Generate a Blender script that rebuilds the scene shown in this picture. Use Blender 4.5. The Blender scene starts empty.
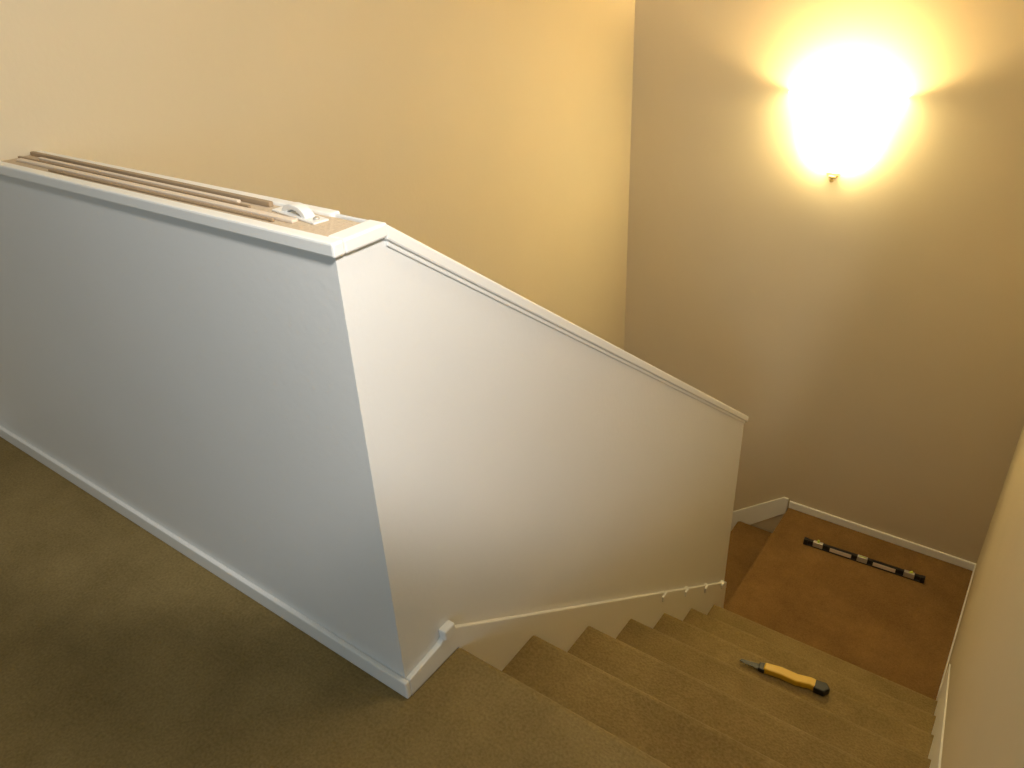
import bpy, bmesh, math, random
from mathutils import Vector, Matrix
random.seed(3)
sc=bpy.context.scene
try:
    sc.view_settings.view_transform='Standard'
    sc.view_settings.look='None'
except Exception: pass

# ---------------- dimensions (metres, upper floor z=0) ----------------
A,B,H=.789,-.952,1.081       # knee wall front plane y, stair side plane x, height
TH=.115                       # knee wall thickness
E=3.01                        # far end of stair knee wall
W,ZL,C=4.137,-1.7165,.110     # sconce wall y, landing z, right wall x
N1,GO,RI=.971,.3148,.2452
GX=-2.181                     # beige wall x
XL=-3.05                      # hall left wall
CEIL=2.75
LOW=ZL-4*RI                   # lower landing

# ---------------- materials ----------------
def new_mat(name):
    m=bpy.data.materials.new(name); m.use_nodes=True
    nt=m.node_tree; bs=nt.nodes['Principled BSDF']; return m,nt,bs
def s2l(c): return tuple(((x/255)/12.92 if x/255<=.04045 else ((x/255+.055)/1.055)**2.4) for x in c)+(1,)
def paint(name,col,rough=.6,var=.04,bump=.05,scale=60):
    m,nt,bs=new_mat(name)
    tc=nt.nodes.new('ShaderNodeTexCoord')
    n=nt.nodes.new('ShaderNodeTexNoise'); n.inputs['Scale'].default_value=2.2; n.inputs['Detail'].default_value=4
    r=nt.nodes.new('ShaderNodeValToRGB'); c=s2l(col)
    r.color_ramp.elements[0].color=tuple(x*(1-var) for x in c[:3])+(1,)
    r.color_ramp.elements[1].color=tuple(min(1,x*(1+var)) for x in c[:3])+(1,)
    n2=nt.nodes.new('ShaderNodeTexNoise'); n2.inputs['Scale'].default_value=scale; n2.inputs['Detail'].default_value=3
    bp=nt.nodes.new('ShaderNodeBump'); bp.inputs['Strength'].default_value=bump; bp.inputs['Distance'].default_value=.01
    L=nt.links.new
    L(tc.outputs['Object'],n.inputs['Vector']); L(tc.outputs['Object'],n2.inputs['Vector'])
    L(n.outputs['Fac'],r.inputs['Fac']); L(r.outputs['Color'],bs.inputs['Base Color'])
    L(n2.outputs['Fac'],bp.inputs['Height']); L(bp.outputs['Normal'],bs.inputs['Normal'])
    bs.inputs['Roughness'].default_value=rough
    return m
def carpet(name,c1,c2):
    m,nt,bs=new_mat(name); L=nt.links.new
    tc=nt.nodes.new('ShaderNodeTexCoord')
    n=nt.nodes.new('ShaderNodeTexNoise'); n.inputs['Scale'].default_value=3.5; n.inputs['Detail'].default_value=6; n.inputs['Roughness'].default_value=.65
    n3=nt.nodes.new('ShaderNodeTexNoise'); n3.inputs['Scale'].default_value=140; n3.inputs['Detail'].default_value=3
    mx=nt.nodes.new('ShaderNodeMath'); mx.operation='MULTIPLY_ADD'; mx.inputs[1].default_value=.45; 
    sub=nt.nodes.new('ShaderNodeMath'); sub.operation='MULTIPLY'; sub.inputs[1].default_value=.6
    r=nt.nodes.new('ShaderNodeValToRGB')
    r.color_ramp.elements[0].position=.3; r.color_ramp.elements[0].color=s2l(c1)
    r.color_ramp.elements[1].position=.75; r.color_ramp.elements[1].color=s2l(c2)
    L(tc.outputs['Object'],n.inputs['Vector']); L(tc.outputs['Object'],n3.inputs['Vector'])
    L(n.outputs['Fac'],sub.inputs[0]); L(n3.outputs['Fac'],mx.inputs[0]); L(sub.outputs[0],mx.inputs[2])
    L(mx.outputs[0],r.inputs['Fac']); L(r.outputs['Color'],bs.inputs['Base Color'])
    bp=nt.nodes.new('ShaderNodeBump'); bp.inputs['Strength'].default_value=.5; bp.inputs['Distance'].default_value=.006
    L(n3.outputs['Fac'],bp.inputs['Height']); L(bp.outputs['Normal'],bs.inputs['Normal'])
    bs.inputs['Roughness'].default_value=.95
    bs.inputs['Specular IOR Level'].default_value=.15
    return m
def simple(name,col,rough=.5,metal=0,emit=None,es=0,var=.0):
    m=paint(name,col,rough,var,.02,90); bs=m.node_tree.nodes['Principled BSDF']
    bs.inputs['Metallic'].default_value=metal
    if emit:
        bs.inputs['Emission Color'].default_value=emit; bs.inputs['Emission Strength'].default_value=es
    return m
M_wall=paint('beige_wall_paint',(209,195,166),.65)
M_knee=paint('knee_wall_paint',(232,231,227),.6)
M_trim=paint('white_trim_paint',(240,239,234),.4,.02,.02)
M_ceil=paint('ceiling_paint',(225,218,202),.8)
M_carp=carpet('olive_carpet',(114,96,58),(162,140,92))
M_carp2=carpet('landing_carpet',(108,80,44),(150,117,70))
M_raw=carpet('raw_ledge_board',(186,166,140),(216,198,172))
M_black=simple('black_plastic',(22,20,18),.45)
M_yel=simple('yellow_plastic',(224,180,34),.4)
M_steel=simple('brushed_steel',(200,196,186),.35,.5)
M_wood=simple('trim_strip_wood',(228,212,192),.6,0,None,0,.12)
M_wood2=simple('dark_strip_wood',(162,140,112),.6,0,None,0,.12)
M_vial=simple('vial_green',(190,210,90),.2)
M_white=simple('white_metal',(236,234,228),.35)
M_glass=simple('lit_frosted_glass',(255,235,190),.4,0,(1.0,.80,.38,1),34)

# ---------------- helpers ----------------
def obj(name,verts,faces,mat,parent=None,bev=0,seg=2,smooth=False):
    me=bpy.data.meshes.new(name); me.from_pydata([tuple(v) for v in verts],[],faces); me.update()
    bm=bmesh.new(); bm.from_mesh(me); bmesh.ops.recalc_face_normals(bm,faces=bm.faces); bm.to_mesh(me); bm.free()
    o=bpy.data.objects.new(name,me); sc.collection.objects.link(o)
    if mat: me.materials.append(mat)
    if parent: o.parent=parent
    if bev:
        md=o.modifiers.new('Bevel','BEVEL'); md.width=bev; md.segments=seg; md.limit_method='ANGLE'
    if smooth:
        for p in me.polygons: p.use_smooth=True
    return o
def boxvf(x0,x1,y0,y1,z0,z1):
    v=[(x,y,z) for x in (x0,x1) for y in (y0,y1) for z in (z0,z1)]
    f=[(0,1,3,2),(4,6,7,5),(0,4,5,1),(2,3,7,6),(0,2,6,4),(1,5,7,3)]
    return v,f
def box(name,x0,x1,y0,y1,z0,z1,mat,parent=None,bev=0):
    v,f=boxvf(x0,x1,y0,y1,z0,z1); return obj(name,v,f,mat,parent,bev)
def prism(name,poly,axis,c0,c1,mat,parent=None,bev=0,smooth=False):
    # poly in the two other axes (ordered), extruded along axis from c0 to c1
    def mk(p,c):
        if axis=='x': return (c,p[0],p[1])
        if axis=='y': return (p[0],c,p[1])
        return (p[0],p[1],c)
    n=len(poly); v=[mk(p,c0) for p in poly]+[mk(p,c1) for p in poly]
    f=[tuple(range(n)),tuple(range(2*n-1,n-1,-1))]+[(i,(i+1)%n,n+(i+1)%n,n+i) for i in range(n)]
    return obj(name,v,f,mat,parent,bev,2,smooth)
def empty(name,loc=(0,0,0),rotz=0):
    e=bpy.data.objects.new(name,None); e.empty_display_size=.1; sc.collection.objects.link(e); e.location=loc; e.rotation_euler=(0,0,rotz); return e

# ---------------- room shell ----------------
XR=2.2; YB=-2.6
box('floor',XL,XR,YB,A,-.2,0,M_carp)
box('wall_left',XL-.12,XL,YB,A+.0,0,CEIL,M_wall)
box('wall_rear',XL-.12,XR,YB-.12,YB,0,CEIL,M_wall)
box('wall_right_hall',XR,XR+.12,YB,.7,-.2,CEIL,M_wall)
# full height wall closing the hall left of the stair well, above the knee wall line
box('wall_front_hall',XL-.12,GX-.12,A,A+TH,H+.018,CEIL,M_wall)
prism('wall_stair_left',[(A,H),(A,CEIL),(W+.12,CEIL),(W+.12,LOW-.1),(A+TH,LOW-.1),(A+TH,H)],'x',GX-.12,GX,M_wall)
box('wall_sconce',GX,C+.12,W,W+.12,LOW-.1,CEIL,M_wall)
box('wall_stair_right',C,C+.12,.55,W,LOW-.1,CEIL,M_wall)
box('wall_front_right',C+.12,XR,.55,.67,-.2,CEIL,M_wall)
box('ceiling',XL-.12,XR+.12,YB-.12,W+.12,CEIL,CEIL+.1,M_ceil)

# ---------------- knee walls ----------------
SL0=A+TH            # slope starts
ZE=-.437            # top of wall at far end (under cap)
slope=(ZE-H)/(E-SL0)
kw=empty('half_wall')
box('front_section',XL,B,A,SL0,LOW,H,M_knee,kw)
prism('stair_section',[(SL0,LOW),(E,LOW),(E,ZE),(SL0,H)],'x',B-TH,B,M_knee,kw)
# raw ledge top
box('raw_ledge_top',GX,B-.02,A+.012,SL0-.012,H,H+.012,M_raw,kw)
# trims
tr=.012
prism('cap_front',[(A-tr,H-.008),(A+.014,H-.008),(A+.014,H+.018),(A-tr,H+.018)],'x',XL,B+tr,M_trim,kw,.004)
box('cap_back',GX,B-TH,SL0-.014,SL0+.01,H-.008,H+.018,M_trim,kw,.004)
box('cap_end',B-.03,B+tr,A+.014,SL0,H-.008,H+.018,M_trim,kw,.004)
def zs(y): return H+slope*(y-SL0)
y1=E+.02
prism('cap_slope',[(SL0-.005,zs(SL0)-.012),(y1,zs(y1)-.012),(y1,zs(y1)+.018),(SL0-.005,H+.018)],'x',B-TH-tr,B+tr,M_trim,kw,.004)
prism('cap_slope_molding',[(SL0,zs(SL0)-.026),(E,zs(E)-.026),(E,zs(E)-.010),(SL0,H-.010)],'x',B,B+.005,M_trim,kw,.002)
# ---------------- baseboards ----------------
bh,bt=.052,.014
def basey(name,x0,x1,y,side,z):   # wall facing -y if side=-1
    y0,y1_=(y-bt,y) if side<0 else (y,y+bt)
    box(name,x0,x1,y0,y1_,z,z+bh,M_trim,None,.004)
basey('baseboard_front',XL,B+bt,A,-1,0)
box('baseboard_left',XL,XL+bt,YB+bt,A-bt,0,bh+.03,M_trim,None,.004)
basey('baseboard_rear',XL,XR,YB,1,0)
basey('baseboard_landing',B-.0,C,W,-1,ZL)
# sloping board down second flight along the sconce wall
xs=B-.01
prism('baseboard_lower_flight',[(xs,ZL-.05),(xs,ZL+.065),(xs-.03,ZL+.065),(GX,ZL-.78*(xs-GX)+.045),(GX,ZL-.78*(xs-GX)-.2)],'y',W-bt,W,M_trim,None,.003)
# skirt along half wall (stair side)
def sk(y): return .085-.742*(y-.94)
prism('trim_skirt_half_wall',[(A,0),(A,bh),(.90,bh+.012),(.935,.088),(E,sk(E)),(E,sk(E)-.2),(1.0,-.2),(.96,0)],'x',B,B+bt,M_trim,None,.003)
# skirt along right wall
bt2=.006
prism('trim_skirt_right_wall',[(.98,.05),(1.03,.03),(3.0,-1.38),(3.02,ZL+bh+.01),(W-bt,ZL+bh+.01),(W-bt,ZL),(2.83,ZL),(1.03,-.25),(.98,0)],'x',C-bt2,C,M_trim,None,.002)

# ---------------- stairs ----------------
X0s,X1s=B+bt,C-bt2
r=.022
top=[(A,0)]
for k in range(7):
    yn=N1+k*GO; z=-k*RI
    for t in range(7):
        an=math.pi/2-math.pi*t/6
        top.append((yn-r+r*math.cos(an),z-r+r*math.sin(an)))
    top.append((yn-.03,z-2*r)); top.append((yn-.03,z-RI))
end=(N1+6*GO-.03)
poly=top+[(end,ZL-.25),(A,-.45)]
prism('staircase',poly,'x',X0s,X1s,M_carp,None)
prism('landing_floor',[(end,ZL),(end,ZL-.25),(W,ZL-.25),(W,ZL)],'x',B,C,M_carp2)
# lower flight stairs
top=[]
for k in range(4):
    xn=B-k*GO; z=ZL-k*RI
    if k>0: 
        for t in range(7):
            an=math.pi/2-math.pi*t/6
            top.append((xn+r-r*math.cos(an),z-r+r*math.sin(an)))
        top.append((xn+.03,z-2*r)); top.append((xn+.03,z-RI))
    else:
        top.append((xn+.0,z-RI))
top.append((GX,LOW)); 
poly=top+[(GX,LOW-.1),(B,LOW-.1)]
prism('lower_staircase',poly,'y',E,W-bt,M_carp2,None)
box('floor_lower',GX,B-TH,SL0,E,LOW-.1,LOW,M_carp2)

# ---------------- small white shims on skirt ----------------
sh=empty('trim_shims')
for k,(y,z) in enumerate([(.93,.088),(2.20,-.87),(2.45,-1.05),(2.70,-1.235),(2.94,-1.41)]):
    s=.019
    box('shim_%d'%(k+1),B+.0,B+.022,y-s,y+s,z-s,z+s*.6,M_trim,sh,.004)

# ---------------- wall sconce ----------------
sx,sz=-1.01,.60
sconce=empty('wall_sconce_lamp',(sx,W,sz))
prof=[(.03,-.17),(.10,-.155),(.165,-.11),(.195,-.04),(.205,.03),(.215,.10),(.240,.165),(.275,.205)]
seg=28; v=[];fc=[]
for (rr,zz) in prof:
    for i in range(seg+1):
        an=math.pi*i/seg
        v.append((rr*math.cos(an),-.62*rr*math.sin(an)-.004,zz))
for j in range(len(prof)-1):
    for i in range(seg):
        a0=j*(seg+1)+i; fc.append((a0,a0+1,a0+seg+2,a0+seg+1))
v.append((0,-.004,prof[0][1]));
for i in range(seg): fc.append((i,i+1,len(v)-1))
sh_=obj('glass_shade',v,fc,M_glass,sconce,0,2,True)
so=sh_.modifiers.new('Solid','SOLIDIFY'); so.thickness=.006
def lathe(name,prof,mat,parent,loc=(0,0,0),rot=(0,0,0),seg=24):
    v=[];fc=[]
    for (rr,zz) in prof:
        for i in range(seg):
            an=2*math.pi*i/seg; v.append((rr*math.cos(an),rr*math.sin(an),zz))
    for j in range(len(prof)-1):
        for i in range(seg):
            i2=(i+1)%seg; fc.append((j*seg+i,j*seg+i2,(j+1)*seg+i2,(j+1)*seg+i))
    fc.append(tuple(range(seg))); fc.append(tuple(range((len(prof)-1)*seg,len(prof)*seg)))
    o=obj(name,v,fc,mat,parent,0,2,True); o.location=loc; o.rotation_euler=rot; return o
M_brass=simple('aged_brass',(190,165,110),.4,.3)
lathe('finial',[(.004,-.03),(.012,-.022),(.008,-.012),(.018,-.004),(.02,.004)],M_brass,sconce,(0,-.03,-.185))
prism('mount_bracket',[(-.03,-.185),(.03,-.185),(.03,-.15),(-.03,-.15)],'y',-.03,0,M_brass,sconce,.003)
pl=bpy.data.lights.new('bulb','POINT'); pl.energy=50; pl.color=(1,.77,.38); pl.shadow_soft_size=.05
po=bpy.data.objects.new('bulb',pl); sc.collection.objects.link(po); po.parent=sconce; po.location=(0,-.08,.10)

# ---------------- spirit level on the landing ----------------
lv=empty('spirit_level',(-.435,3.86,ZL),math.radians(3))
Lh=.32; t=.040
prism('i_beam',[(-.010,0),(.010,0),(.010,.005),(.004,.008),(.004,.034),(.010,.037),(.010,t),(-.010,t),(-.010,.037),(-.004,.034),(-.004,.008),(-.010,.005)],'x',-Lh,Lh,M_black,lv,.001)
for i,x in enumerate((-.25,0,.25)):
    box('vial_frame_%d'%(i+1),x-.028,x+.028,-.0105,.0105,.006,t+.0015,M_steel,lv,.003)
    lathe('vial_%d'%(i+1),[(.007,-.020),(.007,.020)],M_vial,lv,(x,0,.036),(0,math.pi/2,0) if i==1 else (0,0 if i==0 else math.pi/4,0),12)
for i,x in enumerate((-Lh,Lh)):
    box('end_cap_%d'%(i+1),x-.012,x+.012,-.012,.012,0,t+.002,M_black,lv,.003)
for i,x in enumerate((-.12,.12)):
    box('label_%d'%(i+1),x-.06,x+.06,-.0112,.0112,.010,.036,M_wood,lv,.002)

# ---------------- yellow jab saw on the 4th tread ----------------
jb=empty('drywall_saw',(-.425,2.165,-4*RI+.001),math.radians(7)); jb.scale=(.97,.80,.9)
prism('blade',[(-.16,-.006),(-.05,-.018),(-.05,.020),(-.155,.008)],'z',.012,.015,M_black,jb)
teeth=[]
for i in range(9):
    x=-.15+i*.011; teeth+= [(x,-.0065-.0010*i),(x+.006,-.014-.0009*i)]
prism('blade_teeth',teeth+[(-.05,-.008),(-.15,0)],'z',.012,.0148,M_black,jb)
prism('ferrule',[(-.085,-.02),(-.06,-.024),(-.06,.026),(-.085,.02)],'z',.003,.025,M_black,jb,.004)
prism('handle_grip',[(-.065,-.02),(.0,-.018),(.06,-.026),(.11,-.016),(.145,-.024),(.15,.024),(.11,.034),(.06,.024),(.0,.032),(-.065,.024)],'z',.001,.032,M_yel,jb,.007)
prism('handle_butt',[(.125,-.026),(.165,-.030),(.185,0),(.168,.03),(.125,.028)],'z',.0,.033,M_black,jb,.006)

# ---------------- strips lying on the ledge ----------------
ss=empty('wood_strips')
zt=H+.012
def strip(nm,x0,y0,x1,y1_,w,h,mat,z=zt):
    d=Vector((x1-x0,y1_-y0,0)); n_=Vector((-d.y,d.x,0)).normalized()*w/2
    p=[(x0-n_.x,y0-n_.y),(x1-n_.x,y1_-n_.y),(x1+n_.x,y1_+n_.y),(x0+n_.x,y0+n_.y)]
    prism(nm,p,'z',z,z+h,mat,ss,.0015)
strip('strip_1',-2.17,.884,-1.22,.880,.010,.010,M_wood2)
strip('strip_2',-2.10,.868,-1.30,.866,.010,.006,M_wood)
strip('strip_3',-2.17,.850,-1.25,.853,.006,.006,M_wood2)
strip('strip_4',-2.14,.836,-1.10,.836,.014,.006,M_wood)
strip('strip_5',-1.95,.818,-1.14,.820,.006,.005,M_wood2)

# small white bracket on the ledge
bk=empty('handrail_bracket',(-1.13,.868,zt),math.radians(-8))
arc=[]
for i in range(13):
    an=math.pi*i/12; arc.append((.042*math.cos(an),.022*math.sin(an)))
inner=[(x*.62,z*.55) for x,z in reversed(arc)]
prism('arched_strap',arc+inner,'y',-.010,.010,M_white,bk,.002)
box('foot_plate',-.065,.075,-.016,.016,0,.004,M_white,bk,.0015)
lathe('screw_head',[(.006,0),(.006,.003),(.003,.005)],M_steel,bk,(.06,0,.004),(0,0,0),12)

# ---------------- lights ----------------
def area(name,loc,target,size,energy,col,sy=None):
    l=bpy.data.lights.new(name,'AREA'); l.energy=energy; l.color=col; l.size=size
    if sy: l.shape='RECTANGLE'; l.size_y=sy
    o=bpy.data.objects.new(name,l); sc.collection.objects.link(o); o.location=loc
    o.rotation_euler=(Vector(target)-Vector(loc)).to_track_quat('-Z','Y').to_euler(); return o
area('hall_daylight',(.3,-2.2,1.6),(-.7,.8,.8),.9,24,(.62,.82,1.0),1.0)
spl=bpy.data.lights.new('fill_spot','SPOT'); spl.energy=106; spl.color=(1,.97,.93); spl.spot_size=math.radians(86); spl.spot_blend=.22; spl.shadow_soft_size=.10  # added spot, no fixture: its cone edge shapes the half wall's shadow line
spo=bpy.data.objects.new('fill_spot',spl); sc.collection.objects.link(spo); spo.location=(.03,.35,1.95)
az,el=math.radians(144),math.radians(-14.5)
spo.rotation_euler=Vector((math.cos(az)*math.cos(el),math.sin(az)*math.cos(el),math.sin(el))).to_track_quat('-Z','Y').to_euler()
area('stair_fill',(-.45,1.5,CEIL-.03),(-.45,1.5,0),.35,11,(1,.88,.66))  # added fill above the flight to brighten the treads, no fixture there
w_=bpy.data.worlds.new('dim'); sc.world=w_; w_.use_nodes=True
w_.node_tree.nodes['Background'].inputs[0].default_value=(.9,.85,.75,1); w_.node_tree.nodes['Background'].inputs[1].default_value=.1

# ---------------- camera ----------------
pi_,ro,ya=.5174,.0505,.6507
cp_,sp_=math.cos(pi_),math.sin(pi_)
fw=Vector((-math.sin(ya)*cp_,math.cos(ya)*cp_,-sp_)); rt=Vector((math.cos(ya),math.sin(ya),0)); up=rt.cross(fw)
R=math.cos(ro)*rt-math.sin(ro)*up; U=math.sin(ro)*rt+math.cos(ro)*up
cam=bpy.data.cameras.new('camera'); cam.sensor_width=36; cam.lens=36*766.28/1024; cam.clip_start=.01
co=bpy.data.objects.new('camera',cam); sc.collection.objects.link(co)
m=Matrix((R,U,-fw)).transposed().to_4x4(); m.translation=Vector((0,0,1.5)); co.matrix_world=m
sc.camera=co
